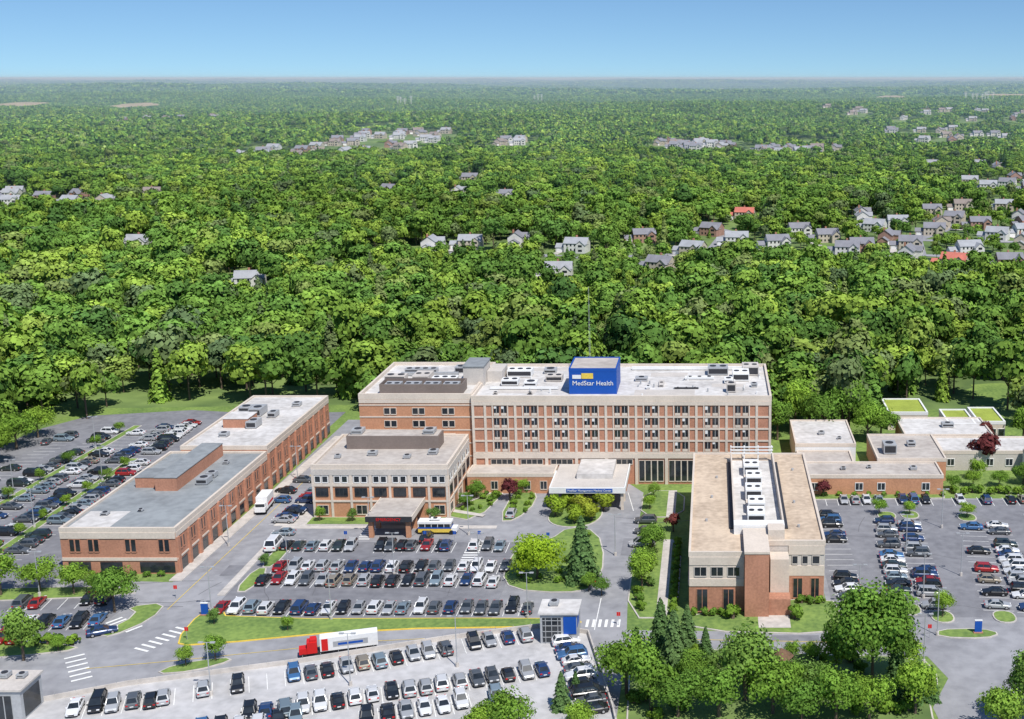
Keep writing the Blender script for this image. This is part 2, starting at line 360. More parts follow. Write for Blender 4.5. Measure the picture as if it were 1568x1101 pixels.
for i,(x,y) in enumerate(houses):
    me=HMred if (i==6 or (x,y)==(120,595)) else HM[random.randrange(7)]
    put("suburban_house",me,x,y,float(hfun(x,y)),R(random.choice([-25,-10,0,12,25,90,70])),(.9 if y<1000 else 1.0)+ (0.25 if y>1400 else 0))
roads=[[(-185,642),(-120,648),(-60,628),(0,652),(60,628),(110,640),(150,625),(250,640)],[(110,640),(118,700),(150,760),(170,850),(230,930)],[(118,700),(190,690),(250,720)],[(0,652),(10,740),(-20,800)]]
rpts=[]
for rd in roads:
    b=Bld("suburban_street"); 
    for (x0,y0),(x1,y1) in zip(rd[:-1],rd[1:]):
        a=Vector((x0,y0));c=Vector((x1,y1)); u=(c-a).normalized(); nn=Vector((-u.y,u.x))*4; L_=(c-a).length
        b.quad('road',asphalt,[(*(a+nn),.12),(*(c+nn),.12),(*(c-nn),.12),(*(a-nn),.12)])
        k=int(L_/9)+1
        for i in range(k): p=a+(c-a)*(i/k); rpts.append((p.x,p.y))
    me=b.build(single=True)
    for pl in me.polygons:
        if pl.normal.z<0: pl.flip()
    put("suburban_street",me,0,0,random.uniform(0,.03))
fields=[(-2330,4150,85,110),(-2010,4300,80,90),(1300,5400,120,100),(80,9500,150,220),(820,5600,70,80),(-2300,7500,160,200),(-600,8200,100,160),(252,1050,34,60),(92,350,17,14),(-620,2300,60,110),(150,1900,60,90),(-1200,3600,150,160)]
for i,(x,y,rx,ry) in enumerate(fields):
    ps=[(x+rx*math.cos(t*math.pi/12)*random.uniform(.75,1.1),y+ry*math.sin(t*math.pi/12)*random.uniform(.75,1.1)) for t in range(24)]
    rise=(lambda c:15+14*((c-y)/(2*ry)+.5)) if i<7 else (lambda c:.6 if i!=8 else .1)
    b=Bld("field"); b.quad('f',fieldm if i<7 else grass,[(a,c,float(hfun(x,y) if i<7 else hfun(a,c))+rise(c)) for a,c in ps]); me=b.build(single=True)
    if me.polygons[0].normal.z<0: me.flip_normals()
    put("field",me,0,0)
for (x,y,n_) in ((940,4300,7),(-1040,4200,4),(-720,5200,3)):
    b=Bld("transmission_tower")
    for i in range(n_):
        px=x+(i-n_/2)*16+random.uniform(-4,4); H_=random.uniform(30,44); py=y+random.uniform(-20,20); z0=float(hfun(px,py))
        for sx in(-2,2): b.cyl('legs',white,(px+sx,py,z0),(px+sx*.3,py,z0+H_),.7,.35,4)
        for k in(.7,.82,.93): b.box('cross_arms',white,px-6,px+6,py-.4,py+.4,z0+H_*k,z0+H_*k+.9)
    b.build()
# ------------------------------------------------------------------ forest
def okcampus(x,y):
    lim=np.where(x<-182,-500,np.where(x<-172,320,np.where(x<-97,338,np.where(x<-82,328,np.where(x<16,308,np.where(x<45,303,np.where(x<78,334,306)))))))
    return y>lim+3
def scatter(y0,y1,step,jit,xl=.68,xr=.33):
    P=[]
    for yy in np.arange(y0,y1,step):
        xs=np.arange(-xl*yy-40,xr*yy+60,step); n=len(xs)
        P.append(np.stack([xs+rng.uniform(-jit,jit,n),yy+rng.uniform(-jit,jit,n)],1))
    return np.concatenate(P)
P=scatter(196,1400,9.2,3.9)
P=P[okcampus(P[:,0],P[:,1])]
P=P[(P[:,0]<95+0*P[:,0])|(P[:,1]>300)]
hs=rng.uniform(.7,1.3,len(P)); keep=np.ones(len(P),bool)
for hx,hy in houses:
    if hy>1500: continue
    dx=P[:,0]-hx; dy=hy-P[:,1]; k=92/hy
    keep&=~((np.abs(dx+1)<13)&(dy<11)&(dy>-10))
    fr=(np.abs(dx+1+hx*dy/hy)<11)&(dy>=11)&(dy<150)
    lim=(2.3+k*dy)/17
    hs=np.where(fr,np.minimum(hs,lim*rng.uniform(.85,1.4,len(P))),hs)
    keep&=~(fr&(hs<.33)&(rng.uniform(0,1,len(P))<.5))
for hx,hy in rpts:
    dx=P[:,0]-hx; dy=hy-P[:,1]
    keep&=~(np.hypot(dx,dy)<8)
    fr=(np.abs(dx+hx*dy/hy)<7)&(dy>=6)&(dy<70)
    hs=np.where(fr,np.minimum(hs,(3+.14*dy)/17*rng.uniform(.8,1.9,len(P))),hs)
keep&=hs>.17
for fx,fy,rx,ry in fields: keep&=~((((P[:,0]-fx)/rx)**2+((P[:,1]-fy)/ry)**2)<1)
P=P[keep];hs=hs[keep]
n=len(P)
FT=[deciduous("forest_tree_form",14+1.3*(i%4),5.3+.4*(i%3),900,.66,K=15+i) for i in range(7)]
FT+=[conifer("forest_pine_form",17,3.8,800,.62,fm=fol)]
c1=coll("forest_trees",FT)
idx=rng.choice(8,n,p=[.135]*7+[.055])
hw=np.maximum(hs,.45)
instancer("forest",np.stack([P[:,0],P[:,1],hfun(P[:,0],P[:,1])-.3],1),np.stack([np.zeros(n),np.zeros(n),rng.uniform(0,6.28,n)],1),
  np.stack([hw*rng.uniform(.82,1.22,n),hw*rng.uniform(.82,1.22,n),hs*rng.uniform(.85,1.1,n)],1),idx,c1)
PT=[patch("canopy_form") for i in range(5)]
c2=coll("canopy_patches",PT)
def far(name,y0,y1,step,s,zs):
    Q=scatter(y0,y1,step,step*.25); zz=zs*rng.uniform(.75,1.25,len(Q))
    for hx,hy in houses:
        if hy<1200: continue
        dx=Q[:,0]-hx; dy=hy-Q[:,1]; k=92/hy
        fr=(np.abs(dx+hx*dy/hy)<30*s)&(dy>-25*s)&(dy<420)
        zz=np.where(fr,np.minimum(zz,(np.maximum(dy-25,0)*k+1)/17),zz)
    for fx,fy,rx,ry in fields: zz=np.where((((Q[:,0]-fx)/(rx+20*s))**2+((Q[:,1]-fy)/(ry+25*s))**2)<1,0,zz)
    k=zz>.18; Q=Q[k]; zz=zz[k]; m=len(Q)
    instancer(name,np.stack([Q[:,0],Q[:,1],hfun(Q[:,0],Q[:,1])-.5],1),np.stack([np.zeros(m),np.zeros(m),rng.integers(0,4,m)*math.pi/2+rng.uniform(-.2,.2,m)],1),
      np.stack([np.full(m,s),np.full(m,s),zz],1),rng.integers(0,5,m),c2)
far("distant_forest",1405,6500,47,1.0,1.0)
far("distant_forest",6500,16000,125,2.6,1.5)
far("distant_forest",16000,34000,340,7,2.4)
# ------------------------------------------------------------------ campus ground
sheet("lawn_area",[(-200,120),(110,120),(110,312),(60,334),(-97,338),(-172,334),(-186,318),(-200,250)],.02,grass)
sheet("asphalt_parking",[(-180,206),(-123.5,206),(-123.5,309),(-103,309),(-103,330),(-126,328),(-147,332),(-173,326),(-181,311)],.048,asphalt2)
sheet("campus_road",[(-160,120),(-14,120),(-14,186.5),(16,183.4),(35,182.4),(37,175),(33,166),(36,120),(110,120),(110,262),(72,258),(22,258.5),(20.5,250),(20.5,198),(22,191),(-14.5,192),(-15.2,205),(-15.5,262),(-19,268),(-55,268),(-56,262),(-86,262),(-92,300),(-93,322),(-100,322),(-100.5,212),(-128,214),(-160,205)],.04,asphalt)
sheet("asphalt_parking",rect(-88.3,-38.3,196.8,232),.055,asphalt2); sheet("asphalt_parking",rect(21.5,80,197,257),.055,asphalt2); sheet("asphalt_parking",[(-128,190),(-105,190),(-104,205),(-128,205)],.055,asphalt2)
def strip(a,b_,w_,**k):
    a=Vector(a);b=Vector(b_); d=(b-a).normalized(); n_=Vector((-d.y,d.x))*w_/2
    island([tuple(a+n_),tuple(b+n_),tuple(b-n_),tuple(a-n_)],sm=0,**k)
strip((-157,240),(-155,316),2.2); strip((-141,222),(-142.5,287),2.2)
strip((-100.2,212.5),(-97.6,306),2.4,name="sidewalk",top=conc)
island([(-89.5,187),(-86,185.8),(-59,192),(-24,193.2),(-22,195.5),(-26,196.6),(-84,196.2),(-87,201),(-90,199)],curb=yellow)
island([(-40,216),(-37,208.5),(-27,206.8),(-21.5,209),(-20.6,222),(-23.5,238),(-30,240.5),(-33,233),(-39,229)])
island([(-35.5,249),(-34.5,242),(-29.5,239.5),(-24.5,242),(-23,250),(-27,256),(-32,256)],sm=2)
island([(-15,196.5),(-6,196.5),(-6,233),(-13.5,233),(-15.5,225)]); island([(-15.5,246),(-6,246),(-6,263),(-15.5,263)])
sheet("sidewalk",rect(-9.8,-7.9,197,233),.24,conc); sheet("sidewalk",rect(-9.8,-7.9,246,263),.24,conc)
island([(-58,247),(-50,243.5),(-46,266),(-55.5,266)]); sheet("sidewalk",[(-57,252),(-55.6,252),(-48,264),(-49.6,264)],.24,conc); sheet("sidewalk",[(-56,249),(-49,246),(-48.6,247.4),(-56,250.6)],.245,conc)
island([(-45.5,243.5),(-41.5,244),(-38.5,256),(-41,266),(-45,266)])
island([(-85.5,241.5),(-72,241.5),(-72,246),(-85.5,246)],sm=0); island([(-60,241.5),(-56.5,241.5),(-56.5,246),(-60,246)],sm=0)
sheet("sidewalk",rect(-92,-85,241,262),.06,conc); sheet("sidewalk",[(-90,239.5),(-45,239.5),(-45,241.3),(-90,241.3)],.07,conc)
island([(-4,191.5),(21,190),(23,196),(21.5,206),(-4,199)],sm=1); sheet("sidewalk",[(8,192.5),(13.5,192.5),(13.5,197.5),(8,197.5)],.24,conc)
island([(21.5,257),(52,258),(53,262.5),(21.5,262.5)],sm=0); 
for (x0,x1,y) in((-87,-84,224.4),(-87.5,-84.5,213)): island(rect(x0,x1,y-5.5,y+5.5))
island(rect(-89.8,-88.4,206,233),sm=0,name="kerb",top=conc)
for x,y in((37.5,247),(35,200),(42.5,247.5),(40.2,197),(54.5,246),(51,197)): island(rect(x-2,x+2,y-2.4,y+2.4),sm=2)
island([(38,192),(46,192.5),(49,190.5),(46,188.5),(38,189)]); island([(-104,201),(-97.5,203),(-97,196),(-101,189),(-103.5,190),(-100.5,198)],curb=conc)
island([(-135,209),(-108,210),(-104,206),(-123,204),(-135,203)]); island([(-118,188),(-104,186),(-106,183.5),(-125,180),(-125,186)])
island([(-86,179.5),(-79,182),(-77,180.8),(-82,177),(-88,176)])
island([(-13.5,186),(15.5,183),(34,182),(36,175),(32,167),(34,150),(-12,150)],sm=1,name="woodland_floor",top=ground_m)
# painted lines
PL=Bld("painted_road_marking")
def line(x0,y0,x1,y1,w_=.14,m=linep,z=.075):
    a=Vector((x0,y0));b=Vector((x1,y1)); d=(b-a).normalized(); n_=Vector((-d.y,d.x))*w_/2
    PL.quad('marks',m,[(*(a+n_),z),(*(b+n_),z),(*(b-n_),z),(*(a-n_),z)])
tar=mat("tar_patch",(0.14,0.14,0.15),amt=0.1)
TP=Bld("tar_patches")
def crack(x,y,a,L_,w_=.13):
    for i in range(int(L_/3)):
        a+=random.uniform(-.25,.25); x2=x+3*math.cos(a); y2=y+3*math.sin(a)
        n_=Vector((-math.sin(a),math.cos(a)))*w_/2
        TP.quad('cracks',tar,[(x+n_.x,y+n_.y,.062),(x2+n_.x,y2+n_.y,.062),(x2-n_.x,y2-n_.y,.062),(x-n_.x,y-n_.y,.062)]); x,y=x2,y2
for _ in range(46):
    zx=random.choice([(-94,-91,200,290),(-80,-45,202,208),(-80,-45,221,226),(-36,-17,240,262),(25,70,200,250),(-90,-30,186,190),(-18,30,187,190),(-175,-130,230,320)])
    crack(random.uniform(zx[0],zx[1]),random.uniform(zx[2],zx[3]),random.choice([0,1.57,3.14])+random.uniform(-.2,.2),random.uniform(6,24))
for x,y,w_,d in((-93,215,3,5),(-60,206,7,3),(-18,225,3,9),(30,225,4,8),(-93,270,2.5,12),(46,230,3,6),(-75,224,5,2.5),(10,188,8,2)): TP.quad('patches',tar if w_<3 else asphalt2,[(x,y,.067),(x+w_,y,.067),(x+w_,y+d,.067),(x,y+d,.067)])
mt=TP.build(single=True)
for pl in mt.polygons:
    if pl.normal.z<0: pl.flip()
put("tar_patches",mt,0,0)
cars=[]
def row(xa,ya,xb,yb,fill=.9,z=.06,flip=None,pitch=2.66,stall=5.4,lines=True,skip=()):
    a=Vector((xa,ya));b=Vector((xb,yb)); d=(b-a); n=max(1,round(d.length/pitch)); d/=n; u=d.normalized(); nn=Vector((-u.y,u.x)); yaw=math.atan2(u.y,u.x)
    for i in range(n+1):
        p=a+d*i
        if lines:
            q=p-d*.5; line(*(q-nn*stall/2),*(q+nn*stall/2),.12,z=z+.015)
        if random.random()<fill and i not in skip:
            cars.append((p.x+random.gauss(0,.1),p.y+random.gauss(0,.25),yaw+(math.pi if random.random()<.5 else 0)+random.gauss(0,.022),z))
row(-85,229,-72,229,.95); row(-66,228.8,-62,228.8,1); row(-60,229,-54,229,.9); row(-53,229,-39.5,229,.6)
row(-82.5,218.4,-39.5,218.4,.97); row(-83.5,212,-40.5,212,.97); row(-86.5,200,-32.5,200,.98)
for xa,xb,y0,y1 in((36.5,34,205,243),(41.5,39.4,201,243.5),(54.3,50.7,201,242),(59.5,56.5,200,240),(72,70,200,245)):
    row(xb,y0,xa,y1,.66)
row(25,205,25,246,.6); row(24,256,50,256,.5); row(55,256,72,256,.7)
row(-153,246,-151.5,313,.6);row(-160.3,240,-158.7,314,.5); row(-137.3,224,-139,285,.75); row(-144.8,222,-146.3,316,.65); row(-140,291,-141,317,.9); row(-168,262,-168,305,.2)
row(-120,193.5,-106,195,.9); row(-123,202,-109,203.5,.7); row(-131,187,-116,188,.5)
row(-95.5,253,-94.5,272,.4,lines=False); row(-90.5,243,-89.3,263,.8)
Z=1.52
row(-83,165.3,-93,162.2,.8,z=Z); row(-81.5,166,-64.5,172.6,.5,z=Z); row(-62,173.3,-43,181.2,1,z=Z); row(-39,183.4,-31,186.3,1,z=Z)
row(-67,161,-53,165.7,1,z=Z); row(-50.6,166.5,-26.5,174.5,.97,z=Z); row(-72,156,-60,160,.9,z=Z);row(-49.5,160.2,-32,166,.92,z=Z); row(-23.8,184,-17.2,162,1,z=Z)
for x,y,a in((-14,243,90),(-14,237,90),(-58,233,0),(-88,236,90),(-96.5,262,80),(-103,190.5,-62),(-43,247,0),(-14,230,95),(-171,300,10)): cars.append((x,y,R(a),.06))
def cross(x0,y0,x1,y1,L_=3,n=8):
    a=Vector((x0,y0));b=Vector((x1,y1)); u=(b-a).normalized(); nn=Vector((-u.y,u.x))
    for i in range(n):
        p=a+(b-a)*((i+.5)/n); line(*(p-nn*L_/2),*(p+nn*L_/2),.5,z=.095)
cross(-47.5,233,-47.5,222,3,9); cross(-71,241,-71,233,2.5,7); cross(-22,194.5,-15.5,194.5,3,6); cross(-94,184,-90,193,3,7); cross(-104,183,-98,174,3,6);cross(-104,196,-98,192,3,6)
line(-100,178,-88,180.5,.12,yellow,.09); line(-88,180.5,-58,187.6,.12,yellow,.09); line(-58,187.6,-25,191.2,.12,yellow,.09); line(-14,188.8,35,186.8,.12,yellow,.09)
line(-96.2,200,-94.5,300,.12,yellow,.09)
line(-19,262,-17,250,.15);line(-20,205,-20,192,.15)
mp=PL.build(single=True)
for pl in mp.polygons:
    if pl.normal.z<0: pl.flip()
put("painted_road_marking",mp,0,0)
# ------------------------------------------------------------------ cars
def car(kind):
    b=Bld("car"); S={'sedan':dict(L=4.75,W=1.85,H=1.45,belt=.93),'suv':dict(L=4.7,W=1.92,H=1.72,belt=1.05),'hatch':dict(L=4.2,W=1.78,H=1.5,belt=.95),'van':dict(L=5.1,W=2.0,H=1.78,belt=1.05)}[kind]
    L_,W,H,bz=S['L']/2,S['W']/2,S['H'],S['belt']
    st=[(L_,.72,.62),(L_-.18,.9,bz-.2),(L_-.9,.98,bz-.08),(L_-1.5,1,bz),(0,1,bz),(-L_+1.1,1,bz+.02),(-L_+.2,.95,bz+ (.0 if kind=='sedan' else .05)),(-L_,.86,bz-.12)]
    rings=[]
    v,f,_=b.part('body',paint)
    for y,wf,zb in st:
        w_=W*wf; n=len(v); lo=.26 if abs(y)<L_-.1 else .38
        v+=[(-w_*.92,y,lo),(-w_,y,lo+.2),(-w_,y,max(lo+.22,zb-.14)),(-w_*.88,y,zb),(w_*.88,y,zb),(w_,y,max(lo+.22,zb-.14)),(w_,y,lo+.2),(w_*.92,y,lo)]; rings.append(n)
    for a,c in zip(rings,rings[1:]):
        for i in range(8): j=(i+1)%8; f.append((a+i,a+j,c+j,c+i))
    f.append(tuple(range(rings[0],rings[0]+8))); f.append(tuple(range(rings[-1]+7,rings[-1]-1,-1)))
    if kind=='sedan': ya,yb,yc,yd=L_-1.35,L_-2.15,-L_+1.35,-L_+.65
    elif kind=='suv': ya,yb,yc,yd=L_-1.3,L_-1.95,-L_+.65,-L_+.18
    elif kind=='van': ya,yb,yc,yd=L_-.85,L_-1.75,-L_+.5,-L_+.12
    else: ya,yb,yc,yd=L_-1.1,L_-1.85,-L_+.85,-L_+.2
    wb,wt=W*.87,W*.68; zt=H-.06
    g=[(-wb,yd,bz-.02),(wb,yd,bz-.02),(wb,ya,bz-.02),(-wb,ya,bz-.02),(-wt,yc,zt),(wt,yc,zt),(wt,yb,zt),(-wt,yb,zt)]
    vg,fg,_=b.part('glass',glass); n=len(vg); vg+=g; fg+=[(n,n+1,n+5,n+4),(n+1,n+2,n+6,n+5),(n+2,n+3,n+7,n+6),(n+3,n,n+4,n+7)]
    r0=[(-wt-.03,yc-.05,zt-.02),(wt+.03,yc-.05,zt-.02),(wt+.03,yb+.05,zt-.02),(-wt-.03,yb+.05,zt-.02)]
    r1=[(-wt+.12,yc+.15,H),(wt-.12,yc+.15,H),(wt-.12,yb-.2,H),(-wt+.12,yb-.2,H)]
    n=len(v); v+=r0+r1; f+=[(n+4,n+5,n+6,n+7)]+[(n+i,n+(i+1)%4,n+4+(i+1)%4,n+4+i) for i in range(4)]
    for sx in(-1,1):
        for (y0,y1,wd) in((ya,yb,.06),((ya+yd)/2-.1,(yb+yc)/2-.1,.05),(yd,yc,.12)):
            b.cyl('pillars',paint,(sx*(wb+.005),y0,bz-.05),(sx*(wt+.005),y1,zt),wd,wd,4)
        b.box('mirrors',paint,sx*W-.1 if sx>0 else -W-.12,sx*W+.12 if sx>0 else -W+.1,ya-.35,ya-.2,bz-.02,bz+.14)
        for y in(L_-.88,-L_+.92):
            b.cyl('wheels',tyre,(sx*(W-.2),y,.33),(sx*(W+.015),y,.33),.335,.335,14); b.cyl('hubs',chrome,(sx*(W+.01),y,.33),(sx*(W+.03),y,.33),.2,.18,8)
        b.box('headlights',head,sx*W*.55-.2,sx*W*.55+.2,L_-.14,L_+.01,.6,.74); b.box('taillights',tail,sx*W*.68-.16,sx*W*.68+.16,-L_-.015,-L_+.1,.72,.9)
    b.box('grille',darkm,-.42,.42,L_-.1,L_+.02,.42,.6); b.box('plate',white,-.25,.25,-L_-.02,-L_+.1,.55,.68); b.box('underbody',darkm,-W*.85,W*.85,-L_+.25,L_-.25,.18,.3)
    return b.build(single=True)
CM=[car('sedan'),car('suv'),car('hatch'),car('van')]
pal=[((.75,.75,.75),19),((.015,.016,.018),20),((.4,.41,.42),16),((.10,.11,.12),16),((.02,.05,.14),9),((.33,.02,.02),5),((.05,.14,.3),4),((.2,.26,.3),6),((.03,.045,.04),3),((.28,.24,.18),2)]
for x,y,a,z in cars:
    col=random.choices([p[0] for p in pal],[p[1] for p in pal])[0]; j=random.uniform(.85,1.1)
    put("parked_car",random.choices(CM,[40,42,14,6])[0],x,y,z,a-0,random.uniform(.96,1.04),tuple(c*j for c in col))
def truckmesh():
    b=Bld("box_truck"); b.box('cargo_box',white,-1.2,1.2,-3.6,1.5,.9,3.5); b.box('chassis',darkm,-1,1,-3.5,3.2,.5,.88)
    b.prism('cab',white,[(-1.1,1.7),(1.1,1.7),(1.1,3.3),(-1.1,3.3)],.7,1.7); b.box('cab_top',white,-1.05,1.05,1.7,2.9,1.7,2.5); b.box('windscreen',glass,-.95,.95,2.86,2.95,1.75,2.4); b.box('stripe',redp,-1.22,1.22,-3,1,1.5,2.0)
    for sx in(-1,1):
        for y in(2.4,-2.4): b.cyl('wheels',tyre,(sx*.85,y,.48),(sx*1.15,y,.48),.48,.48,14)
    return b.build(single=True)
put("box_truck",truckmesh(),-97.3,250.5,.06,R(185))
put("delivery_van",car('van'),-87.5,229,.06,R(3),1.25,(.78,.78,.78),1.45)
def semi():
    b=Bld("semi_truck"); b.box('trailer',white,-1.28,1.28,-9,2.6,1.2,4); b.box('trailer_panel',metal,-1.3,1.3,-7,0,1.9,3.1); b.box('trailer_stripe',blue,-1.31,1.31,-6,-1,2.2,2.7); b.box('roof_stripe',redp,-1.31,1.31,1,2.3,1.3,3.9)
    b.box('cab',redp,-1.2,1.2,3.2,5.2,1,3.4); b.box('hood',redp,-1,1,5.2,6.8,.9,2.1); b.box('windscreen',glass,-1.05,1.05,5.18,5.26,2.2,3.1); b.box('chassis',darkm,-.9,.9,-8.6,6.4,.6,.98)
    b.box('roof_fairing',redp,-1,1,3.3,4.6,3.4,3.9)
    for sx in(-1,1):
        for y in(-7.8,-6.6,2.2,3.4,6): b.cyl('wheels',tyre,(sx*.8,y,.5),(sx*1.22,y,.5),.5,.5,14)
    return b.build(single=True)
put("semi_truck",semi(),-61.8,183.6,.06,R(90+17),.78)
def bus():
    b=Bld("shuttle_bus"); b.box('body_lower',yellow,-1.15,1.15,-3.4,3.4,.5,1.3); b.box('body_stripe',blue,-1.17,1.17,-3.42,3.42,1.3,1.6); b.box('glazing',glass,-1.12,1.12,-3.38,3.38,1.6,2.3); b.box('roof',white,-1.18,1.18,-3.45,3.45,2.3,2.75)
    b.box('hood',white,-.95,.95,3.4,4.5,.5,1.4); b.hvac(0,0,2.75,1.4,2,.45,white)
    for i in range(6):
        for sx in(-1,1): b.box('pillars',white,sx*1.13-.03,sx*1.13+.03,-3.3+i*1.3,-3.2+i*1.3,1.6,2.3)
    for sx in(-1,1):
        for y in(3.4,-2.3): b.cyl('wheels',tyre,(sx*.9,y,.45),(sx*1.18,y,.45),.45,.45,14)
    return b.build(single=True)
put("shuttle_bus",bus(),-57,237.2,.06,R(-90))
# ------------------------------------------------------------------ hospital
Hb=Bld("hospital_building")
HZ=20.4; FY=268.0
Hb.box('walls',brick,-54.9,13.6,FY,300,-.5,HZ-.05); Hb.box('roof',memb,-54.85,13.55,FY+.05,299.9,HZ-.05,HZ+.02); Hb.parapet(-54.9,13.6,FY,300,HZ,beige,h=.7)
Hb.box('walls',brick2,-80.8,-54.95,FY+.8,300.5,-.5,HZ+.15); Hb.box('roof',memb,-80.7,-55,FY+.9,300.4,HZ+.15,HZ+.22); Hb.parapet(-80.8,-54.95,FY+.8,300.5,HZ+.2,beige,h=.8)
Hb.fb('bands',beige,'S',FY,-54.9,13.6,18.9,HZ-.55,.22)
ctr=[-48.4+6.9*i for i in range(9)]
zf=[7.6+2.85*i for i in range(4)]
for z in zf: Hb.fb('bands',beige,'S',FY,-54.9,13.6,z-.2,z+.2,.16)
Hb.fb('bands',beige,'S',FY,-54.9,13.6,6.3,7.38,.26)
xs=sorted(set([c-3.45 for c in ctr]+[ctr[-1]+3.45]))
for x in xs+[-54.6,13.3]: Hb.fb('piers',beige,'S',FY,x-.28,x+.28,7.8,18.9,.2)
for c in ctr:
    hw=1.75
    for sx in(-1,1): Hb.fb('piers',beige,'S',FY,c+sx*hw-.14,c+sx*hw+.14,7.8,18.9,.18)
    for z in zf:
        for sx in(-1,1):
            Hb.fb('windows',glass,'S',FY,c+sx*.85-.62,c+sx*.85+.62,z+.95,z+2.5,.05)
            Hb.fb('window_frames',white,'S',FY,c+sx*.85-.03,c+sx*.85+.03,z+.95,z+2.5,.09)
            if random.random()<.4: Hb.fb('blinds',white,'S',FY,c+sx*.85-.6,c+sx*.85-.05,z+1.6+random.random()*.5,z+2.48,.065)
            Hb.fb('spandrels',beige,'S',FY,c+sx*.85-.6,c+sx*.85+.6,z+.3,z+.9,.12)
for i,x in enumerate(xs+[-54.6,13.3]): Hb.fb('piers',beige,'S',FY,x-.35,x+.35,0,6.3,.3)
for a,b_ in zip(xs[:-1],xs[1:]):
    if a>-24:
        for k in range(4):
            x0=a+.6+k*1.45; Hb.win('S',FY,x0,x0+1.2,.8,5.7,.06,0,fr=beige)
    else:
        Hb.win('S',FY,a+1,b_-1,4.9,6.0,.06,3,fr=beige)
Hb.box('podium_walls',brick2,-55.2,-35.5,261.5,FY-.35,-.5,4.4); Hb.box('podium_roof',taupe,-55.1,-35.6,261.6,FY-.4,4.4,4.48); Hb.parapet(-55.2,-35.5,261.5,FY-.36,4.45,beige,h=.35,t=.3)
for i in range(5): Hb.win('S',261.5,-53.5+i*3.7,-52.1+i*3.7,1.1,2.9,.05,1,fr=beige)
for z in (6.5,9.6,12.7,15.8,18.6): Hb.fb('bands',beige,'S',FY+.8,-80.8,-54.95,z,z+.28,.12)
Hb.fb('bands',beige,'S',FY+.8,-80.8,-54.95,19.2,HZ-.35,.14)
for z in(7.4,10.5,13.6,16.6):
    for x in(-74.5,-73,-68,-66.5,-61.2,-59.7): Hb.win('S',FY+.8,x-.6,x+.6,z,z+1.4,.05,0,fr=beige)
Hb.box('canopy_roof',grey_c,-35,-19,250.5,267.6,4.2,5.0); Hb.box('canopy_fascia',white,-35.25,-18.75,250.2,250.5,4.0,5.3); Hb.box('canopy_fascia',white,-35.25,-35,250.5,262,4.0,5.3);Hb.box('canopy_fascia',white,-19,-18.75,250.5,267,4.0,5.3)
Hb.box('canopy_upper_roof',memb,-30,-22,257,267.6,5.0,6.2); Hb.box('canopy_sign',blue,-31.5,-21.5,250.12,250.2,4.25,5.05)
Hb.box('entrance_glazing',glass,-34,-20,262.5,262.9,.1,4.2); Hb.box('entrance_block',brick,-34.8,-19.4,262.9,267.7,-.1,4.2)
for x in(-34.5,-29.5,-24.5,-19.5):
    for y in(251,256.5): Hb.box('canopy_columns',beige,x-.3,x+.3,y-.3,y+.3,0,4.2)
Hb.box('sign_tower',blue,-33,-22,272.2,284,HZ,26.3); Hb.box('sign_tower_roof',taupe,-32.7,-22.3,272.5,283.7,26.3,26.36); Hb.parapet(-33,-22,272.2,284,26.3,blue,h=.25,t=.25,o=.03,part='sign_tower_rim')
Hb.box('sign_logo',yellow,-30.1,-27.4,272.08,272.15,24.1,25.4)
Hb.box('sign_logo_bar',white,-32.2,-30.2,272.08,272.15,24.1,25.0)
Hb.box('stair_penthouse',grey_c,-59,-54.2,280,289,HZ,HZ+4.6); Hb.box('penthouse_roof',greyroof,-59.2,-54,279.8,289.2,HZ+4.6,HZ+4.8);Hb.box('penthouse_wing',grey_c,-54.1,-50.5,284,292,HZ,HZ+2.6)
x0,x1,y0,y1=-76.5,-57.5,270.8,276.5
Hb.box('mechanical_screen',brownmetal,x0,x1,y0,y0+.2,HZ+.2,HZ+2.7); Hb.box('mechanical_screen',brownmetal,x0,x0+.2,y0+.2,y1,HZ+.2,HZ+2.7);Hb.box('mechanical_screen',brownmetal,x1-.2,x1,y0+.2,y1,HZ+.2,HZ+2.7);Hb.box('mechanical_screen',brownmetal,x0,x1,y1,y1+.2,HZ+.2,HZ+2.7)
for x in(-74,-69.5,-65,-60.5): Hb.hvac(x,273.6,HZ+.2,3.6,4,2.1,metal,2)
for x,y,ww,d,h in((-76,284,5,3,1.8),(-70,286,4,6,1.6),(-64,283,6,3,1.5),(-72,293,8,2,1.2),(-62,293,3,3,1.8),(-48,281,4,3,1.5),(-43,280,3,3,1.2),(-47,290,6,4,1.8),(-38,285,4,3,1.5),(-40,293,3,3,1.2),(4.5,274.5,2.2,2.6,2.2),(7,287,4,6,2.0),(1.5,292,5,4,2.0),(9.5,292,4,5,2.4),(4,283,2,3,1.2),(-3,286,7,1.4,.8),(-12,281,1.2,5,.6),(-17,285,3,2,1),(-15,277,1,1,.8),(-6,277,6,.6,.4),(-50,272,1,1,.6),(-42,272,1.2,1,.5),(10,279,1.5,1.5,1)):
    Hb.hvac(x,y,HZ,ww,d,h,random.choice([metal,white,grey_c]),max(1,int(ww//2)))
for i in range(30):
    x=random.uniform(-53,12);y=random.uniform(270,298)
    if -34<x<-21: continue
    Hb.cyl('vent_pipes',random.choice([metal,white]),(x,y,HZ),(x,y,HZ+random.uniform(.4,1.1)),.18,.18,6)
Hb.box('duct',metal,-76,-62,288.5,289.3,HZ+.4,HZ+1.2); Hb.box('duct',white,-52,-36,276,276.6,HZ+.2,HZ+.7); Hb.box('duct',white,-20,8,295.5,296.2,HZ+.2,HZ+.9)
for x,y,w_,d in((-50,273,9,4),(-18,271,14,5),(0,279,8,3),(-45,295,12,3),(-15,289,9,4)): Hb.box('roof_walk_pads',grey_c,x,x+w_,y,y+d,HZ+.02,HZ+.05)
he=Hb.build()
